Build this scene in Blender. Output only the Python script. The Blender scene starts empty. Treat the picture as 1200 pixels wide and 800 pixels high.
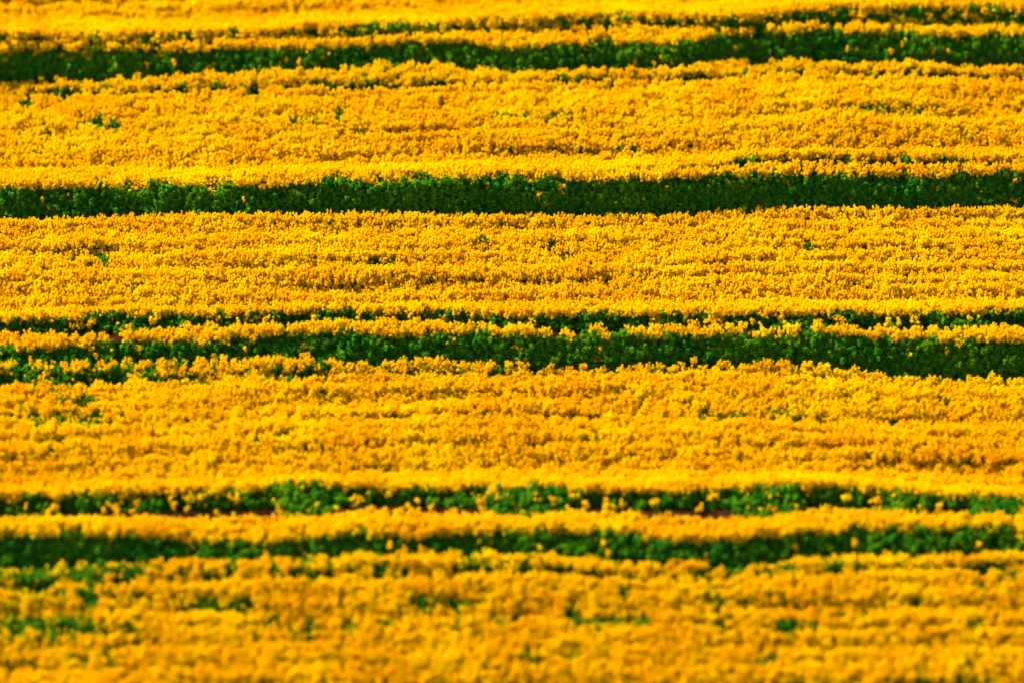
import bpy, math
import numpy as np
from mathutils import Vector

rng = np.random.default_rng(11)
R_ = math.radians

# ------------------------------------------------------------------ camera
ELEV = R_(30.0)
HFOV = R_(11.8)
DIST = 145.0
scene = bpy.context.scene
cam_d = bpy.data.cameras.new("camera")
cam = bpy.data.objects.new("camera", cam_d)
scene.collection.objects.link(cam)
cam.location = (0, -DIST * math.cos(ELEV), DIST * math.sin(ELEV))
cam.rotation_euler = (R_(90) - ELEV, 0, 0)
cam_d.sensor_width = 36
cam_d.lens = 18 / math.tan(HFOV / 2)
cam_d.clip_start = 1.0
cam_d.clip_end = 6000
cam_d.dof.use_dof = True
cam_d.dof.aperture_fstop = 0.100
cam_d.dof.aperture_blades = 0
scene.camera = cam

# ------------------------------------------------------------------ light
SUN_EL = 35.0
SUN_AZ = -58.0          # degrees from +Y (away from camera), negative = to the left
world = bpy.data.worlds.new("World")
scene.world = world
world.use_nodes = True
wn = world.node_tree
bg = wn.nodes["Background"]
sky = wn.nodes.new("ShaderNodeTexSky")
sky.sky_type = 'NISHITA'
sky.sun_disc = False
sky.sun_elevation = R_(SUN_EL)
sky.sun_rotation = R_(SUN_AZ)
wn.links.new(sky.outputs[0], bg.inputs[0])
bg.inputs[1].default_value = 0.085
sd = bpy.data.lights.new("sun", 'SUN')
sd.energy = 4.6
sd.angle = R_(0.5)
sd.color = (1.0, 0.93, 0.80)
sun = bpy.data.objects.new("sun", sd)
scene.collection.objects.link(sun)
sv = Vector((math.sin(R_(SUN_AZ)) * math.cos(R_(SUN_EL)), math.cos(R_(SUN_AZ)) * math.cos(R_(SUN_EL)), math.sin(R_(SUN_EL))))
sun.rotation_euler = sv.to_track_quat('Z', 'Y').to_euler()
sun.location = sv * 300
vs = scene.view_settings
vs.view_transform = 'Standard'
vs.look = 'None'
vs.gamma = 1
vs.exposure = 1.93
scene.cycles.max_bounces = 8
scene.cycles.diffuse_bounces = 4
scene.cycles.transmission_bounces = 4

# ------------------------------------------------------------------ the lie of the land
# Edges of the crop strips as seen from the hill opposite, in units of the view (1200 x 800);
# each is carried out to its own distance and height on the terraced slope below.
H = 1.10                      # height of the crop
UG = np.arange(-700, 1901, 10.0)
C = np.array(cam.location)
TH = math.tan(HFOV / 2) / 600.0
FW = np.array([0, math.cos(ELEV), -math.sin(ELEV)])
UP = np.array([0, math.sin(ELEV), math.cos(ELEV)])

def ray(u, r):
    return np.stack([(u - 600) * TH + 0 * r, FW[1] + (400 - r) * TH * UP[1], FW[2] + (400 - r) * TH * UP[2]], -1)

def smooth(a, s):
    k = np.arange(-int(3 * s), int(3 * s) + 1)
    w = np.exp(-0.5 * (k / s) ** 2); w /= w.sum()
    return np.convolve(np.pad(a, len(k) // 2, mode='edge'), w, mode='valid')

def wob(seed, amp, scale):
    g = np.random.default_rng(seed).normal(size=len(UG))
    g = smooth(g, scale / 10.0); g /= g.std() + 1e-9
    return g * amp

def edge(pts, seed, s=1.8):
    xs, ys = zip(*pts)
    r = np.interp(UG, xs, ys)
    fade = np.clip(np.maximum(-UG, UG - 1200) / 100, 0, 1)
    r = r + fade * (wob(seed, 3.5, 90) - 0) + wob(seed + 500, 0.8, 20)
    return smooth(r, s)

E = dict(
 A2top=edge([(0,40),(200,39),(400,31),(600,24),(700,15),(800,18),(860,17),(950,8),(1000,6),(1200,4)], 1),
 A2bot=edge([(0,49),(200,48),(400,43),(600,34),(720,27),(800,31),(860,31),(950,25),(1000,24),(1200,24)], 2),
 Atop=edge([(0,51),(100,53),(200,56),(300,57),(400,53),(500,48),(520,44),(600,51),(700,46),(760,45),(800,46),(880,34),(1000,34),(1100,37),(1200,37)], 3),
 Abot=edge([(0,90),(100,88),(200,86),(300,82),(400,78),(500,76),(600,79),(700,80),(770,80),(820,72),(870,65),(930,62),(1000,66),(1060,70),(1200,74)], 4),
 Asub=edge([(0,104),(200,99),(400,96),(600,91),(800,88),(870,81),(950,78),(1060,81),(1200,85)], 5),
 Brim=edge([(0,199),(200,196),(400,193),(600,188),(800,184),(900,178),(1000,174),(1200,177)], 6),
 B2top=edge([(0,209),(400,201),(700,195),(800,193),(860,188),(900,181),(1000,180),(1200,183)], 16),
 B2bot=edge([(0,212),(400,204),(700,198),(800,197),(860,197),(900,189),(1000,189),(1200,189)], 17),
 Btop=edge([(0,218),(100,216),(200,213),(300,214),(400,210),(500,207),(600,203),(700,206),(800,208),(860,203),(900,202),(1000,202),(1100,202),(1200,198)], 7),
 Bbot=edge([(0,252),(50,255),(100,252),(200,248),(300,250),(400,248),(500,249),(600,249),(700,250),(800,248),(850,247),(900,242),(1000,243),(1100,242),(1200,240)], 8),
 Crim=edge([(0,363),(200,359),(400,354),(600,353),(800,352),(1000,350),(1200,350)], 9),
 C2top=edge([(0,374),(100,371),(130,368),(200,366),(300,366),(400,362),(500,362),(600,366),(680,365),(800,367),(900,364),(950,364),(1000,368),(1100,366),(1200,364)], 10),
 C2bot=edge([(0,384),(100,391),(130,389),(200,382),(300,380),(400,375),(500,376),(600,380),(680,384),(800,380),(900,381),(950,378),(1000,382),(1100,384),(1200,382)], 11),
 Ctop=edge([(0,403),(50,407),(100,399),(150,396),(200,396),(300,394),(340,389),(400,387),(500,390),(600,390),(700,391),(800,389),(860,390),(900,388),(960,388),(1000,391),(1040,395),(1100,397),(1200,394)], 12),
 Cbot=edge([(0,415),(100,417),(200,417),(300,413),(400,416),(500,415),(600,419),(700,421),(800,420),(900,420),(960,422),(1000,428),(1050,433),(1100,435),(1200,434)], 13),
 Csub=edge([(0,444),(100,440),(200,437),(400,430),(600,431),(800,429),(950,433),(1000,437),(1050,443),(1200,446)], 14),
 Drim=edge([(0,566),(200,561),(400,553),(600,550),(800,551),(1000,552),(1200,560)], 15),
 D2top=edge([(0,578),(100,576),(200,573),(300,571),(330,564),(400,566),(500,568),(600,570),(700,570),(800,572),(870,568),(950,566),(1000,570),(1100,580),(1150,578),(1200,582)], 18),
 D2bot=edge([(0,605),(100,604),(200,604),(300,603),(395,602),(420,592),(450,594),(500,597),(600,602),(655,602),(675,592),(800,600),(900,605),(925,603),(945,594),(1000,593),(1100,600),(1200,601)], 19),
 Dtop=edge([(0,626),(100,624),(200,626),(250,630),(300,632),(370,626),(400,619),(450,622),(500,627),(530,620),(600,623),(640,617),(700,619),(800,632),(870,630),(950,622),(1050,617),(1200,615)], 20),
 Dbot=edge([(0,659),(100,651),(200,651),(250,656),(300,650),(400,650),(420,641),(500,639),(600,640),(640,646),(700,646),(780,656),(820,656),(900,650),(950,642),(1000,641),(1100,641),(1200,636)], 21),
 Dsub=edge([(0,680),(200,674),(400,668),(600,665),(800,672),(1000,662),(1200,658)], 22),
)
for k_ in ('A', 'B', 'C', 'D'):
    E[k_ + 'top'] -= 4; E[k_ + 'bot'] += 0 if k_ == 'A' else 2
rt_ = np.clip((UG - 780) / 90, 0, 1)
E['B2top'] -= 3 * rt_; E['B2bot'] += 2 * rt_
E['A2bot'] += 1
for k_ in ('Asub', 'Csub', 'Dsub'): E[k_] += 4
for k_ in ('A2', 'C2', 'D2'):
    E[k_ + 'top'] -= 5; E[k_ + 'bot'] += 1
const = lambda v: np.full(len(UG), float(v))
# from the nearest edge to the farthest: (name, row, how, value, kind of the ground reached from the previous edge)
CHAIN = [
 ("start", const(1010), None, None, None),
 ("Dsub", E["Dsub"], 'slope', 0.32, 'crop:lower'),
 ("Dbot", E["Dbot"], 'slope', 0.10, 'row:lower'),
 ("Dtop", E["Dtop"], 'dy', 0.85, 'bank:D'),
 ("D2bot", E["D2bot"], 'slope', -0.06, 'crop:ridgeD'),
 ("D2top", E["D2top"], 'dy', 1.35, 'track:D2'),
 ("Drim", E["Drim"], 'slope', -0.36, 'crop:middle'),
 ("Drim2", E["Drim"] * .6 + E["Csub"] * .4, 'slope', 0.24, 'crop:middle'),
 ("Csub", E["Csub"], 'slope', 0.06, 'crop:middle'),
 ("Cbot", E["Cbot"], 'slope', 0.10, 'row:middle'),
 ("Ctop", E["Ctop"], 'dy', 0.85, 'bank:C'),
 ("C2bot", E["C2bot"], 'slope', -0.06, 'crop:ridgeC'),
 ("C2top", E["C2top"], 'dy', 0.95, 'track:C2'),
 ("Crim", E["Crim"], 'slope', -0.36, 'crop:central'),
 ("Crim2", E["Crim"] * .6 + E["Bbot"] * .4, 'slope', 0.24, 'crop:central'),
 ("Bbot", E["Bbot"], 'slope', 0.06, 'crop:central'),
 ("Btop", E["Btop"], 'dy', 0.90, 'bank:B'),
 ("B2bot", E["B2bot"], 'slope', -0.06, 'crop:ridgeB'),
 ("B2top", E["B2top"], 'dy', 0.32, 'thin:B2'),
 ("Brim", E["Brim"], 'slope', -0.36, 'crop:upper'),
 ("Brim2", E["Brim"] * .6 + E["Asub"] * .4, 'slope', 0.24, 'crop:upper'),
 ("Asub", E["Asub"], 'slope', 0.06, 'crop:upper'),
 ("Abot", E["Abot"], 'slope', 0.10, 'row:upper'),
 ("Atop", E["Atop"], 'dy', 0.85, 'bank:A'),
 ("A2bot", E["A2bot"], 'slope', -0.06, 'crop:ridgeA'),
 ("A2top", E["A2top"], 'dy', 0.40, 'thin:A2'),
 ("Arim", E["A2top"] - 9, 'slope', -0.36, 'crop:top'),
 ("end", const(-190), 'slope', 0.10, 'crop:top'),
]
# solve the canopy edges in world space
t = (-3.2 - C[2]) / ray(UG, const(1010))[:, 2]
P = [C + ray(UG, const(1010)) * t[:, None]]
for name, row, how, val, kind in CHAIN[1:]:
    d = ray(UG, row); p0 = P[-1]
    if how == 'slope':
        # C.z + t*dz - z0 = m*(C.y + t*dy - y0)
        t = (val * (C[1] - p0[:, 1]) - (C[2] - p0[:, 2])) / (d[:, 2] - val * d[:, 1])
    else:
        t = (p0[:, 1] + val - C[1]) / d[:, 1]
    z = smooth((C + d * t[:, None])[:, 2], 9.0)             # heights vary gently along a strip, widths take up the rest
    if how: t = (z - C[2]) / d[:, 2]
    P.append(C + d * t[:, None])
P = np.array(P)                                       # edges x columns x 3
ROWS = np.array([c[1] for c in CHAIN])
EI = {c[0]: i for i, c in enumerate(CHAIN)}
fi = 0.5 * (P[EI["Bbot"], 130] + P[EI["Crim"], 130])
cam_d.dof.focus_distance = float((fi - C) @ FW)

# ------------------------------------------------------------------ smooth value noise in the plan
class Noise:
    def __init__(s, seed): s.g = np.random.default_rng(seed).random((256, 256))
    def __call__(s, x, y, sc, sy=None):
        x = x / sc + 100; y = y / (sy or sc) + 100
        xi = np.floor(x).astype(int); yi = np.floor(y).astype(int)
        fx = x - xi; fy = y - yi; fx = fx * fx * (3 - 2 * fx); fy = fy * fy * (3 - 2 * fy)
        g = s.g; a = g[xi % 256, yi % 256]; b = g[(xi + 1) % 256, yi % 256]
        c = g[xi % 256, (yi + 1) % 256]; d = g[(xi + 1) % 256, (yi + 1) % 256]
        return (a * (1 - fx) + b * fx) * (1 - fy) + (c * (1 - fx) + d * fx) * fy
N1, N2, N3, N4 = Noise(1), Noise(2), Noise(3), Noise(4)

# ------------------------------------------------------------------ materials
def new_mat(name):
    m = bpy.data.materials.new(name); m.use_nodes = True
    nt = m.node_tree; nt.nodes.clear()
    return m, nt, nt.nodes.new("ShaderNodeOutputMaterial")

def petal_mat(name, ca, cb, transl=0.4):
    m, nt, out = new_mat(name)
    oi = nt.nodes.new("ShaderNodeObjectInfo")
    at = nt.nodes.new("ShaderNodeAttribute"); at.attribute_name = "tone"
    ad = nt.nodes.new("ShaderNodeMath"); ad.operation = 'MULTIPLY_ADD'
    nt.links.new(oi.outputs["Random"], ad.inputs[0]); ad.inputs[1].default_value = 0.5
    sc = nt.nodes.new("ShaderNodeMath"); sc.operation = 'MULTIPLY'; sc.inputs[1].default_value = 0.5
    nt.links.new(at.outputs["Fac"], sc.inputs[0]); nt.links.new(sc.outputs[0], ad.inputs[2])
    rp = nt.nodes.new("ShaderNodeValToRGB")
    rp.color_ramp.elements[0].color = (*ca, 1); rp.color_ramp.elements[1].color = (*cb, 1)
    nz = nt.nodes.new("ShaderNodeTexNoise"); nz.inputs["Scale"].default_value = .45; nz.inputs["Detail"].default_value = 3
    nt.links.new(oi.outputs["Location"], nz.inputs["Vector"])
    dr = nt.nodes.new("ShaderNodeMath"); dr.operation = 'MULTIPLY_ADD'; dr.inputs[1].default_value = 1.6; dr.inputs[2].default_value = -.8
    nt.links.new(nz.outputs[0], dr.inputs[0])
    sm = nt.nodes.new("ShaderNodeMath"); sm.operation = 'ADD'; sm.use_clamp = True
    nt.links.new(ad.outputs[0], sm.inputs[0]); nt.links.new(dr.outputs[0], sm.inputs[1])
    nt.links.new(sm.outputs[0], rp.inputs[0])
    df = nt.nodes.new("ShaderNodeBsdfDiffuse"); tr = nt.nodes.new("ShaderNodeBsdfTranslucent")
    mx = nt.nodes.new("ShaderNodeMixShader"); mx.inputs[0].default_value = transl
    nt.links.new(rp.outputs[0], df.inputs[0]); nt.links.new(rp.outputs[0], tr.inputs[0])
    nt.links.new(df.outputs[0], mx.inputs[1]); nt.links.new(tr.outputs[0], mx.inputs[2])
    nt.links.new(mx.outputs[0], out.inputs[0])
    return m

M_FLOWER = petal_mat("yellow_petals", (0.82, 0.43, 0.0), (0.93, 0.66, 0.0), 0.42)
M_LEAF = petal_mat("green_leaves", (0.022, 0.18, 0.010), (0.125, 0.29, 0.005), 0.55)
M_STEM = petal_mat("green_stems", (0.05, 0.14, 0.01), (0.09, 0.18, 0.015), 0.1)

m, nt, out = new_mat("brown_soil"); M_SOIL = m
no = nt.nodes.new("ShaderNodeTexNoise"); no.inputs["Scale"].default_value = 3.0; no.inputs["Detail"].default_value = 8
tc = nt.nodes.new("ShaderNodeTexCoord"); nt.links.new(tc.outputs["Object"], no.inputs["Vector"])
rp = nt.nodes.new("ShaderNodeValToRGB")
rp.color_ramp.elements[0].position = .3; rp.color_ramp.elements[0].color = (0.018, 0.004, 0.002, 1)
rp.color_ramp.elements[1].position = .7; rp.color_ramp.elements[1].color = (0.050, 0.012, 0.004, 1)
bs = nt.nodes.new("ShaderNodeBsdfDiffuse"); bp = nt.nodes.new("ShaderNodeBump"); bp.inputs["Strength"].default_value = .6
nt.links.new(no.outputs[0], rp.inputs[0]); nt.links.new(rp.outputs[0], bs.inputs[0])
nt.links.new(no.outputs[0], bp.inputs["Height"]); nt.links.new(bp.outputs[0], bs.inputs["Normal"]); nt.links.new(bs.outputs[0], out.inputs[0])

m, nt, out = new_mat("far_farmland"); M_FAR = m
no = nt.nodes.new("ShaderNodeTexNoise"); no.inputs["Scale"].default_value = 0.02; no.inputs["Detail"].default_value = 6
tc = nt.nodes.new("ShaderNodeTexCoord"); nt.links.new(tc.outputs["Object"], no.inputs["Vector"])
rp = nt.nodes.new("ShaderNodeValToRGB")
rp.color_ramp.elements[0].position = .4; rp.color_ramp.elements[0].color = (0.04, 0.10, 0.015, 1)
rp.color_ramp.elements[1].position = .6; rp.color_ramp.elements[1].color = (0.16, 0.12, 0.03, 1)
bs = nt.nodes.new("ShaderNodeBsdfDiffuse")
nt.links.new(no.outputs[0], rp.inputs[0]); nt.links.new(rp.outputs[0], bs.inputs[0]); nt.links.new(bs.outputs[0], out.inputs[0])

# ------------------------------------------------------------------ mesh helpers
def mesh_obj(name, verts, faces, mats, fmat=None, tone=None, link=True, parent=None):
    me = bpy.data.meshes.new(name)
    me.from_pydata([tuple(v) for v in verts], [], [tuple(f) for f in faces])
    for mm in mats: me.materials.append(mm)
    if fmat is not None: me.polygons.foreach_set("material_index", np.array(fmat, dtype=np.int32))
    if tone is not None:
        a = me.attributes.new("tone", 'FLOAT', 'FACE'); a.data.foreach_set("value", np.array(tone, dtype=np.float32))
    me.update()
    o = bpy.data.objects.new(name, me)
    if link: scene.collection.objects.link(o)
    if parent: o.parent = parent
    return o

class Tuft:
    """collects leaf-sized faces"""
    def __init__(s): s.v = []; s.f = []; s.m = []; s.t = []
    def quad(s, c, a, b, mat, tone):
        n = len(s.v); c = np.asarray(c)
        k = 0.55
        s.v += [c - a, c - a * .1 + b, c + a, c - a * .1 - b]
        s.f.append((n, n + 1, n + 2, n + 3)); s.m.append(mat); s.t.append(tone)
    def cloud(s, r, c, rad, n, size, mat, hollow=.35, up=0.0, elong=1.5):
        for _ in range(n):
            d = r.normal(size=3); d /= np.linalg.norm(d)
            p = c + d * np.array(rad) * (hollow + (1 - hollow) * r.random() ** .6)
            nrm = d + r.normal(size=3) * .7 + np.array([0, 0, up]); nrm /= np.linalg.norm(nrm)
            a = np.cross(nrm, r.normal(size=3)); a /= np.linalg.norm(a) + 1e-9
            b = np.cross(nrm, a); sz = size * r.uniform(.7, 1.35)
            s.quad(p, a * sz * elong * .5, b * sz * .5, mat, r.random())
    def stem(s, p, q, w, mat):
        p = np.asarray(p, float); q = np.asarray(q, float)
        n = len(s.v)
        for base, ww in ((p, w), (q, w * .5)):
            for k in range(3):
                an = k * 2.094; s.v.append(base + ww * np.array([math.cos(an), math.sin(an), 0]))
        for k in range(3):
            j = (k + 1) % 3; s.f.append((n + k, n + j, n + 3 + j, n + 3 + k)); s.m.append(mat); s.t.append(.5)

def make_tuft(seed, kind):
    r = np.random.default_rng(seed); T = Tuft()
    if kind == 'flower':
        for _ in range(11):
            x, y = r.uniform(-.13, .13, 2); z = r.uniform(1.00, 1.11)
            hr = r.uniform(.022, .040)
            T.cloud(r, np.array([x, y, z - .04]), (hr, hr, hr * 1.5), 28, .027, 0, .4, .3, 1.2)
            T.stem((x * .3, y * .3, .1), (x, y, z - .05), .006, 2)
        for _ in range(7):                                   # lower side shoots still in flower
            x, y = r.uniform(-.16, .16, 2)
            T.cloud(r, np.array([x, y, r.uniform(.84, .97)]), (.05, .05, .05), 16, .034, 0, .3, .2, 1.2)
        T.cloud(r, np.array([0, 0, .45]), (.16, .16, .36), 90, .08, 1, .2, .5, 1.7)
    elif kind == 'green':
        for _ in range(6):
            x, y = r.uniform(-.16, .16, 2); z = r.uniform(.7, .98)
            T.cloud(r, np.array([x, y, z - .1]), (.07, .07, .13), 26, .06, 1, .3, .5, 1.8)
            T.stem((x * .3, y * .3, .05), (x, y, z - .05), .006, 2)
        T.cloud(r, np.array([0, 0, .42]), (.20, .20, .38), 130, .085, 1, .2, .5, 1.8)
    elif kind == 'budding':                                  # green shoots with a few open flowers
        for k in range(6):
            x, y = r.uniform(-.16, .16, 2); z = r.uniform(.75, 1.02)
            T.cloud(r, np.array([x, y, z - .1]), (.06, .06, .10), 22, .055, 1, .3, .5, 1.6)
            if k < 2: T.cloud(r, np.array([x, y, z]), (.045, .045, .05), 30, .034, 0, .4, .3, 1.2)
            T.stem((x * .3, y * .3, .05), (x, y, z - .05), .006, 2)
        T.cloud(r, np.array([0, 0, .42]), (.19, .19, .34), 110, .09, 1, .2, .5, 1.8)
    return T

src = bpy.data.collections.new("tuft_sources")               # instance sources of the stuff
NF, NGN, NB = 12, 6, 4
for i in range(NF + NGN + NB):
    kind = 'flower' if i < NF else ('green' if i < NF + NGN else 'budding')
    T = make_tuft(100 + i, kind)
    o = mesh_obj("tuft_%02d" % i, T.v, T.f, [M_FLOWER, M_LEAF, M_STEM], T.m, T.t, link=False)
    src.objects.link(o)

def gn_group():
    g = bpy.data.node_groups.new("crop_scatter", 'GeometryNodeTree')
    g.interface.new_socket("Geometry", in_out='INPUT', socket_type='NodeSocketGeometry')
    g.interface.new_socket("Geometry", in_out='OUTPUT', socket_type='NodeSocketGeometry')
    gi = g.nodes.new("NodeGroupInput"); go = g.nodes.new("NodeGroupOutput")
    ip = g.nodes.new("GeometryNodeInstanceOnPoints")
    ci = g.nodes.new("GeometryNodeCollectionInfo"); ci.inputs[0].default_value = src
    ci.inputs["Separate Children"].default_value = True; ci.inputs["Reset Children"].default_value = True
    def attr(n, ty):
        a = g.nodes.new("GeometryNodeInputNamedAttribute"); a.data_type = ty; a.inputs[0].default_value = n
        return [x for x in a.outputs if x.enabled and x.name == "Attribute"][0]
    g.links.new(gi.outputs[0], ip.inputs["Points"]); g.links.new(ci.outputs[0], ip.inputs["Instance"])
    ip.inputs["Pick Instance"].default_value = True
    g.links.new(attr("vi", 'INT'), ip.inputs["Instance Index"])
    er = g.nodes.new("FunctionNodeEulerToRotation"); g.links.new(attr("rot", 'FLOAT_VECTOR'), er.inputs[0])
    g.links.new(er.outputs[0], ip.inputs["Rotation"])
    g.links.new(attr("scl", 'FLOAT_VECTOR'), ip.inputs["Scale"])
    g.links.new(ip.outputs[0], go.inputs[0])
    return g
GG = gn_group()

def scatter(name, pts, vi, scl, label, cat, group=None):
    n = len(pts)
    me = bpy.data.meshes.new(name); me.vertices.add(n)
    me.vertices.foreach_set("co", pts.astype(np.float32).ravel())
    a = me.attributes.new("vi", 'INT', 'POINT'); a.data.foreach_set("value", vi.astype(np.int32))
    rot = np.stack([rng.normal(0, .07, n), rng.normal(0, .07, n), rng.uniform(0, 6.283, n)], -1)
    a = me.attributes.new("rot", 'FLOAT_VECTOR', 'POINT'); a.data.foreach_set("vector", rot.astype(np.float32).ravel())
    a = me.attributes.new("scl", 'FLOAT_VECTOR', 'POINT'); a.data.foreach_set("vector", scl.astype(np.float32).ravel())
    for mm in (M_FLOWER, M_LEAF, M_STEM): me.materials.append(mm)
    o = bpy.data.objects.new(name, me); scene.collection.objects.link(o)
    md = o.modifiers.new("scatter", 'NODES'); md.node_group = GG
    o["label"] = label; o["category"] = cat; o["kind"] = "stuff"
    if group: o["group"] = group
    return o

# ------------------------------------------------------------------ ground
Gp = P.copy(); Gp[:, :, 2] -= H
V = []; F = []
ne, nc = Gp.shape[:2]
SUB = 4
rowsG = []
for i in range(ne - 1):
    hump = {'track:D2': .68, 'track:C2': .60}.get(CHAIN[i + 1][4], 0)     # trodden soil baulk in the open furrows
    for k in range(SUB):
        q_ = Gp[i] * (1 - k / SUB) + Gp[i + 1] * k / SUB
        q_[:, 2] += hump * (0, .9, 1, .7)[k]
        rowsG.append(q_)
rowsG.append(Gp[-1])
rowsG = np.array(rowsG)
# skirt out to the horizon, in the same sheet
x, y = rowsG[:, :, 0], rowsG[:, :, 1]
rowsG[:, :, 2] += (N4(x, y, .25) - .5) * .05
V = rowsG.reshape(-1, 3); nr = len(rowsG)
idx = np.arange(nr * nc).reshape(nr, nc)
F = np.stack([idx[:-1, :-1], idx[:-1, 1:], idx[1:, 1:], idx[1:, :-1]], -1).reshape(-1, 4).tolist()
V = V.tolist()
ring = np.concatenate([idx[0, :], idx[1:, -1], idx[-1, ::-1][1:], idx[::-1, 0][1:-1]])
nV = len(V); outer = []
for k in ring:
    p = np.array(V[k]); d = p[:2] / max(1e-6, np.linalg.norm(p[:2]))
    V.append([d[0] * 3000, d[1] * 3000, -3.0 if d[1] < 0.3 else 8.0])
L = len(ring)
for k in range(L):
    j = (k + 1) % L
    F.append([ring[k], nV + k, nV + j, ring[j]])
fm = [0] * (len(F) - L) + [1] * L
g = mesh_obj("ground", V, F, [M_SOIL, M_FAR], fm); g["kind"] = "structure"

# ------------------------------------------------------------------ patches without flowers  (u, row, ru, rr, strength)
PATCH = [(60,484,70,7,.75),(105,487,16,7,.9),(60,516,10,5,.9),(70,455,12,8,.7),(100,465,8,8,.7),(30,430,60,7,.55),(110,432,30,8,.6),(200,433,60,6,.55),
 (333,438,14,6,.8),(350,433,10,9,.5),(305,475,8,10,.7),(480,420,30,4,.3),(905,477,55,4,.6),(1105,462,8,5,.8),
 (20,726,25,14,.75),(75,728,35,14,.8),(60,735,60,8,.5),(105,693,10,10,.9),(30,685,40,12,.55),(150,735,12,9,.5),(60,695,25,8,.4),
 (245,702,25,7,.7),(285,703,12,9,.8),(325,728,40,8,.55),(360,730,18,9,.6),(97,765,10,8,.5),(20,775,15,8,.4),(130,770,10,12,.4),(135,665,60,9,.4),
 (30,660,40,10,.7),(150,695,20,6,.5),(495,700,12,8,.7),(540,700,20,5,.8),(583,725,10,8,.6),(605,723,10,6,.6),(670,717,9,8,.9),(703,722,24,6,.8),(740,723,18,7,.9),
 (620,770,8,8,.6),(665,762,10,5,.6),(920,732,16,8,.9),(848,727,8,10,.7),(820,715,14,8,.5),(1020,710,8,8,.5),(895,772,12,6,.6),(985,715,30,5,.45),(1155,680,10,6,.6),
 (1160,725,20,5,.5),(735,685,10,6,.6),(560,690,10,6,.5),(410,730,10,7,.6),(455,727,10,7,.6),(390,770,12,5,.4),(980,658,8,10,.9),(880,660,50,6,.45),
 (115,140,14,7,.9),(40,142,12,4,.6),(28,117,7,8,.9),(55,155,10,4,.6),(160,142,25,4,.4),(80,116,8,4,.5),(135,141,10,6,.7),(365,135,30,4,.7),(395,132,12,6,.8),
 (300,108,4,8,.7),(325,132,20,4,.4),(635,133,40,3,.6),(645,115,14,4,.6),(655,88,8,5,.8),(1000,122,30,3,.6),(1060,125,14,3,.6),(160,122,14,4,.5),(246,122,5,6,.5),
 (120,296,10,6,.9),(90,297,50,4,.6),(10,297,14,4,.5),(640,282,7,4,.7),(665,292,14,4,.5),(450,299,20,4,.5),(480,290,20,3,.5),(170,298,20,4,.4),(950,285,6,4,.7),
 (190,83,60,5,.4),(60,94,60,5,.4),(420,152,5,8,.3),(730,158,6,6,.8),(20,100,20,4,.4)]
def patch(u, r):
    s = np.zeros(len(u))
    for (pu, pr, ru, rr, st) in PATCH:
        q = ((u - pu) / (ru * 1.15 + 3)) ** 2 + ((r - pr) / (rr * 1.1 + 2)) ** 2
        s = np.maximum(s, st * 1.35 * np.exp(-(q ** 1.5) * .8))
    return s

# ------------------------------------------------------------------ sow an interval of the chain
def sow(i0, i1, drow, dx, jit=.06):
    """points between edge i0 (near) and i1 (far): canopy position, u, row, v"""
    a, b = P[i0], P[i1]
    w = np.linalg.norm((b - a)[:, 1:], axis=1)
    n = max(1, int(round(np.interp(np.arange(0, 1200, 20), UG, w).mean() / drow)))
    out = []
    X0, X1 = a[0, 0], a[-1, 0]
    m_ = int((X1 - X0) / dx)
    uu = np.linspace(UG[0], UG[-1], m_)
    for k in range(n):
        u = uu + rng.uniform(-.5, .5, m_) * (uu[1] - uu[0]) * 1.1
        u = np.clip(u, UG[0], UG[-1])
        wl = np.interp(u, UG, w)
        v = (k + .5) / n + rng.normal(0, jit, m_) / np.maximum(wl, .1)
        # rows wander a little together
        v += (N3(u * .025, np.full(m_, 7.3 * k + i0), 3.0) - .5) * .14 / np.maximum(wl, .3)
        v = np.clip(v, 0, 1)
        keep = rng.random(m_) < np.clip(wl / w.mean(), 0, 1.0) + 0
        pa = np.stack([np.interp(u, UG, a[:, c]) for c in range(3)], -1)
        pb = np.stack([np.interp(u, UG, b[:, c]) for c in range(3)], -1)
        p = pa * (1 - v[:, None]) + pb * v[:, None]
        r = np.interp(u, UG, ROWS[i0]) * (1 - v) + np.interp(u, UG, ROWS[i1]) * v
        rowh = (N1(u * .025, np.full(m_, 3.1 * k + 11 * i0), 2.5) - .5)
        out.append(np.column_stack([p, u, r, v, rowh, wl])[keep])
    return np.concatenate(out)

buckets = {}
def put(key, pts, vi, scl):
    buckets.setdefault(key, []).append((pts, vi, scl))

def emit(key, S, green, bud, hs=1.0, lift=None, fine=False):
    n = len(S)
    q = rng.random(n)
    vi = np.where(q < green, rng.integers(NF, NF + NGN, n), np.where(q < green + bud, rng.integers(NF + NGN, NF + NGN + NB, n), rng.integers(0, NF, n)))
    p = S[:, :3].copy()
    p[:, 2] -= H
    s = rng.uniform(.88, 1.16, n) * (.80 if fine else 1.0)
    h = hs * np.ones(n) * rng.uniform(.95, 1.05, n)
    if lift is not None: h = h + lift
    scl = np.stack([s, s, h * H / 1.10], -1)
    put(key, p, vi, scl)

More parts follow.
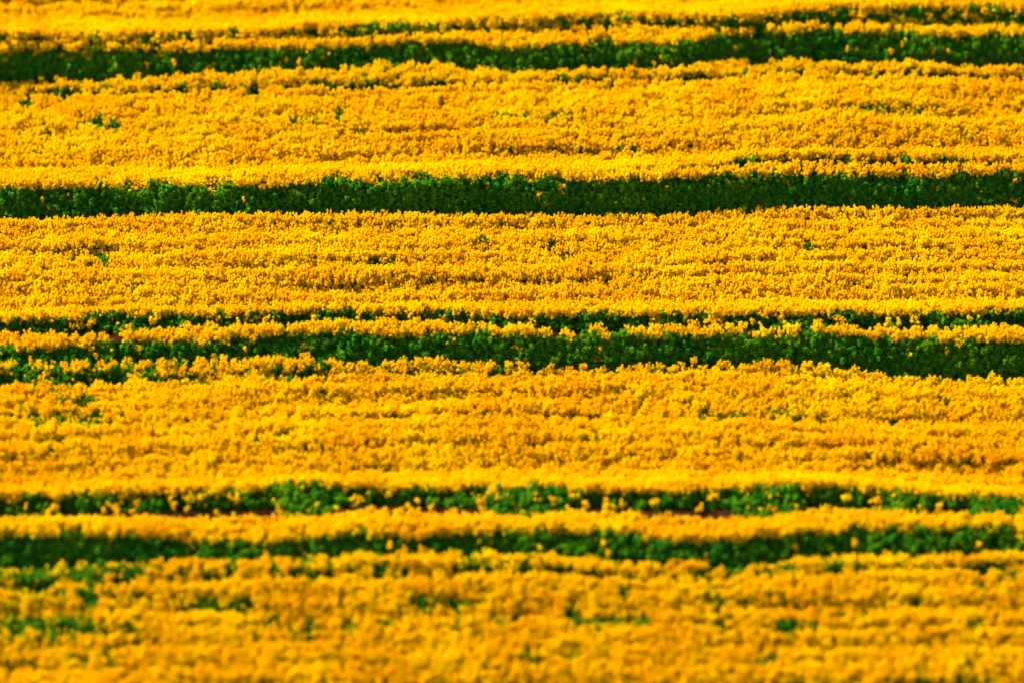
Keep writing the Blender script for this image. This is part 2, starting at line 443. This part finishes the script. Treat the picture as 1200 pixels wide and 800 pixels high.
for i in range(1, len(CHAIN)):
    kind, key = CHAIN[i][4].split(':')
    if kind in ('crop', 'row'):
        S = sow(i - 1, i, .135, .105, .028)
        x, y, u, r, v, rowh, wl = S[:, 0], S[:, 1], S[:, 3], S[:, 4], S[:, 5], S[:, 6], S[:, 7]
        g = patch(u, r) * np.interp(r, [600, 680], [.72, 1])
        # thin, weedy growth: more of it to the lower left
        weed = N2(x, y, 1.1, .45) * .6 + N3(x, y, .45, .3) * .4
        base = np.interp(r, [0, 250, 420, 640, 660, 760], [.0, .0, .04, .04, .13, .12]) + np.clip((400 - u) / 400, 0, 1) * .06
        g = np.maximum(g, np.where(weed > .80 - base * .9, .45, 0))
        dd = wl * v + i * 9.7
        line = -.15 * np.clip((N2(dd, u * .0020 + i * 5, .30, 1.0) - .60) * 4, 0, 1) + (N4(dd, u * .0009, .22, 1.0) - .5) * .14
        lift = rowh * .06 + (N1(x, y, .28) - .5) * .10 + (N4(x, y, .15) - .5) * .05 + (N3(x * .89 + y * .45, -x * .45 + y * .89, .19, .95) - .5) * .17 + line + (N2(x, y, 2.4, .8) - .5) * .14
        front = wl * v < .24 if CHAIN[i - 1][0][-3:] == 'top' else np.zeros(len(S), bool)   # ragged leafy lip over the furrow
        g = np.where(front & (N1(x + 9, y, .42) > (.66 if key.startswith('ridge') else .56)), np.maximum(g, .65), g)
        lift = lift * np.interp(r, [640, 720], [1, .68])
        bud = .006 + g * .5; g = g * .72
        if CHAIN[i][0].endswith('rim'): lift = lift * .55
        if kind == 'row':
            bud += .12
            g = np.maximum(g, np.interp(u, [-700, 0, 300, 500, 1200], [.5, .45, .25, .10, .08]) if key == 'middle' else
                           (np.interp(u, [-700, 100, 500, 700, 1200], [.5, .45, .30, .25, .2]) if key == 'lower' else .14))
            # open crevice behind the single row
            d = v * wl
            keep = v > np.where(N2(u * .02, u * 0 + i, 1.0) > .62, .5, .16 if key != 'upper' else .34)
            lift = lift - .02 - .10 * (v < .5)
            g = g * np.where(v < .5, .9, 1)
        else:
            keep = np.ones(len(S), bool)
            if CHAIN[i][0] in ('Dsub', 'Csub', 'Asub'): keep &= ((1 - v) * wl > .08)
            lift = lift * np.clip((1 - v) * wl / .5, .2, 1) + .05 * np.exp(-(1 - v) * wl / .3)
        # slightly hollow where patches of plants failed
        lift = lift - g * .03
        keep &= ~((rng.random(len(S)) < .15) & (g > .5))
        S = S[keep]; g = g[keep]; bud = bud[keep]; lift = lift[keep]
        emit(key, S, g, bud, 1.0, lift, True)
    elif kind == 'bank':
        # lush green growth on the step between two terraces
        S = sow(i - 1, i, .15, .13, .04)
        x, y, v = S[:, 0], S[:, 1], S[:, 5]
        q = rng.random(len(S))
        gr = np.full(len(S), .965); bd = np.full(len(S), .03)
        lift = -.55 * (1 - v) - .05 + (N1(x, y, .38) - .5) * .30 + (N4(x, y, .2) - .5) * .16 + (N3(x, y, 1.6) - .5) * .15
        S = S[v > .48]; lift = lift[v > .48]
        emit('bank' + key, S, gr[:len(S)], bd[:len(S)], 1.0, lift)
        # the outermost plants of the strip above carry leaves but few flowers
        j = i
        S = sow(i, i + 1, .25, .16) if False else None
    elif kind in ('track', 'thin'):
        S = sow(i - 1, i, .20, .16, .05)
        x, y, u, v = S[:, 0], S[:, 1], S[:, 3], S[:, 5]
        n_ = N2(x, y * 0 + i, .8)
        if key == 'D2':
            solid = np.maximum.reduce([np.exp(-((u - c_) / w_) ** 4) for c_, w_ in ((362, 36), (615, 45), (900, 38), (1175, 30), (1060, 20))])
            dens = np.clip(.22 + .6 * n_ + solid, 0, 1) * (v > .74 - .5 * solid)
            yel = .10
        elif key == 'C2':
            dens = np.clip(.35 + .7 * (n_ - .3), 0, 1) * (v > .60)
            yel = np.where(n_ < .3, .35, .08)
        elif key == 'B2':
            dens = np.full(len(S), .9); yel = np.interp(u, [-700, 700, 840, 870, 950, 970, 1050, 1900], [.9, .85, .55, .0, .05, .5, .35, .35])
        else:
            strong = np.maximum(np.clip((u - 840) / 30, 0, 1) * .8, np.maximum(np.exp(-((u - 680) / 42) ** 4), np.exp(-((u - 428) / 32) ** 4)))
            dens = np.full(len(S), .9); yel = 1 - np.maximum(strong * (.25 + .45 * (N2(x, y, .5) > .45)), .04 + .16 * (n_ > .65))
        keep = rng.random(len(S)) < dens
        sl = solid[keep] if key == 'D2' else 0
        if key == 'D2': yel = .16 * (1 - solid)
        S = S[keep]; v = v[keep]
        yel = yel[keep] if isinstance(yel, np.ndarray) else np.full(len(S), yel)
        lift = -.30 * (1 - v) - .08 + rng.normal(0, .05, len(S)) - .06 * (1 - yel) + .22 * sl
        if kind == 'thin': lift = lift - .14 * (1 - yel)
        emit('track' + key, S, (1 - yel) * .88, (1 - yel) * .12, 1.0, lift)

LAB = {
 'lower': ("flowering_crop", "yellow flowering field strip nearest the viewer, freckled with green weedy patches, filling the bottom", "crop", 1),
 'ridgeD': ("flowering_crop", "narrow yellow crop ridge between the two lowest green furrows", "crop", 1),
 'middle': ("flowering_crop", "broad yellow crop strip between the lowest double furrow and the furrow pair above it", "crop", 1),
 'ridgeC': ("flowering_crop", "thin wavering yellow crop ridge between the two green lines just below mid picture", "crop", 1),
 'central': ("flowering_crop", "sharply seen yellow crop strip below the unbroken dark green band", "crop", 1),
 'ridgeB': ("flowering_crop", "bright yellow crop lip directly above the widest unbroken dark green band", "crop", 1),
 'upper': ("flowering_crop", "yellow crop strip between the two uppermost wide green bands", "crop", 1),
 'ridgeA': ("flowering_crop", "bright yellow crop ridge just above the topmost wide green band", "crop", 1),
 'top': ("flowering_crop", "farthest yellow crop strip running out of the top of the picture", "crop", 1),
 'bankD': ("green_verge", "blurred dark green leafy band lowest in the picture, below the narrow yellow ridge", "green plants", 2),
 'bankC': ("green_verge", "dark green leafy band sloping down to the right, just below mid picture", "green plants", 2),
 'bankB': ("green_verge", "widest straightest dark green leafy band, in the upper half", "green plants", 2),
 'bankA': ("green_verge", "topmost wide dark green leafy band, rising to the right", "green plants", 2),
 'trackD2': ("furrow_growth", "broken line of green clumps over bare brown soil, above the lowest green band", "green plants", 2),
 'trackC2': ("furrow_growth", "thin broken green line just above the sloping green band near mid picture", "green plants", 2),
 'trackB2': ("furrow_growth", "faint line of green and yellow plants over the right half of the widest green band", "green plants", 2),
 'trackA2': ("furrow_growth", "thin patchy green line near the top edge, clearest at the right", "green plants", 2),
}
tot = 0
for key, lst in buckets.items():
    pts = np.concatenate([l[0] for l in lst]); vi = np.concatenate([l[1] for l in lst]); scl = np.concatenate([l[2] for l in lst])
    nm, lab, cat, _ = LAB[key]
    scatter(nm, pts, vi, scl, lab, cat, "yellow crop strips" if nm == "flowering_crop" else ("wide green bands between the strips" if nm == "green_verge" else "thin green furrow lines"))
    tot += len(pts)
print("tufts", tot); open("/tmp/cnt","w").write(str(tot))

# ------------------------------------------------------------------ lone flowering plants standing in the furrows
def lone_plant(seed):
    r = np.random.default_rng(seed)
    root = bpy.data.objects.new("rapeseed_plant", None); scene.collection.objects.link(root)
    T = Tuft()
    T.cloud(r, np.array([0, 0, .38]), (.15, .15, .30), 90, .08, 0, .2, .5, 1.7)
    tops = []
    for k in range(4):
        an = r.uniform(0, 6.28); rr = r.uniform(.0, .09); z = r.uniform(.78, 1.0)
        tops.append((rr * math.cos(an), rr * math.sin(an), z))
        T.stem((0, 0, .0), (rr * .9 * math.cos(an), rr * .9 * math.sin(an), z - .03), .007, 1)
    mesh_obj("foliage", T.v, T.f, [M_LEAF, M_STEM], T.m, T.t, parent=root)
    for p in tops:
        T = Tuft()
        hr = r.uniform(.035, .06)
        T.cloud(r, np.array(p), (hr, hr, hr * 1.3), 60, .034, 0, .3, .3, 1.2)
        mesh_obj("flower_head", T.v, T.f, [M_FLOWER], T.m, T.t, parent=root)
    return root
protos = [lone_plant(900 + k) for k in range(5)]
def copy_plant(o):
    c = o.copy(); scene.collection.objects.link(c)
    for ch in o.children:
        d = ch.copy(); scene.collection.objects.link(d); d.parent = c
    return c
LONE = [  # far edge, near edge, count, label, group, explicit u (row fraction)
 ("D2top", "D2bot", 64, "small yellow flowering plant standing loose in the brown furrow above the lowest green band", "loose plants in the brown furrow", (.35, .8)),
 ("Dtop", "Dbot", 9, "small yellow flowering plant standing in the lowest green band", "yellow plants in the lowest green band", (.1, .8)),
 ("C2top", "C2bot", 34, "small yellow flowering plant standing in the thin green line near mid picture", "yellow plants in the thin green line", (.1, .8)),
 ("Ctop", "Cbot", 8, "small yellow flowering plant standing in the sloping green band", "yellow plants in the sloping green band", (.2, .9)),
 ("Btop", "Bbot", 22, "small yellow flowering plant standing in the widest green band", "yellow plants in the widest green band", (.05, .9)),
 ("Atop", "Abot", 28, "small yellow flowering plant standing in the topmost wide green band", "yellow plants in the topmost green band", (.1, .9)),
]
USPOT = {"Btop": [(10,.05),(140,.12),(190,.15),(205,.12),(215,.1),(225,.12),(48,.75),(46,.6),(1040,.05),(1050,.1),(1070,.08),(1085,.1),(1120,.1),(940,.08),(930,.05),(285,.7),(560,.9),(572,.8),(1078,.75),(925,.85),(950,.05)],
         "Atop": [(48,.15),(205,.6),(350,.6),(342,.55),(370,.4),(330,.5),(745,.4),(755,.6),(765,.3),(778,.55),(785,.7),(760,.1),(750,.8),(790,.4),(1000,.4),(1040,.4),(1058,.7),(992,.5),(1115,.6),(430,.4)]}
first = True; used = 0
for top, bot, n, lab, grp, vr in LONE:
    i1, i0 = EI[top], EI[bot]
    spots = list(USPOT.get(top, []))
    while len(spots) < n: spots.append((-20 + 1240 * rng.random() ** (1.6 if top == 'D2top' else 1.0), rng.uniform(*vr)))
    for k, (u, v) in enumerate(spots):
        a = np.array([np.interp(u, UG, P[i0][:, c]) for c in range(3)]); b = np.array([np.interp(u, UG, P[i1][:, c]) for c in range(3)])
        p = a * (1 - v) + b * v
        if used < 5: o = protos[used]
        else: o = copy_plant(protos[int(rng.integers(0, 5))])
        used += 1
        s = rng.uniform(.75, 1.1) * (.8 if top in ('Atop', 'Btop', 'Ctop') else 1)
        step = b[2] - a[2]
        o.location = (p[0], p[1], p[2] - H)
        o.rotation_euler = (rng.normal(0, .08), rng.normal(0, .08), rng.uniform(0, 6.28))
        o.scale = (s, s, rng.uniform(.85, 1.02) * (1.0 if top != "D2top" else .9))
        o["label"] = lab; o["category"] = "flowering plant"; o["group"] = grp
print("lone plants", used)
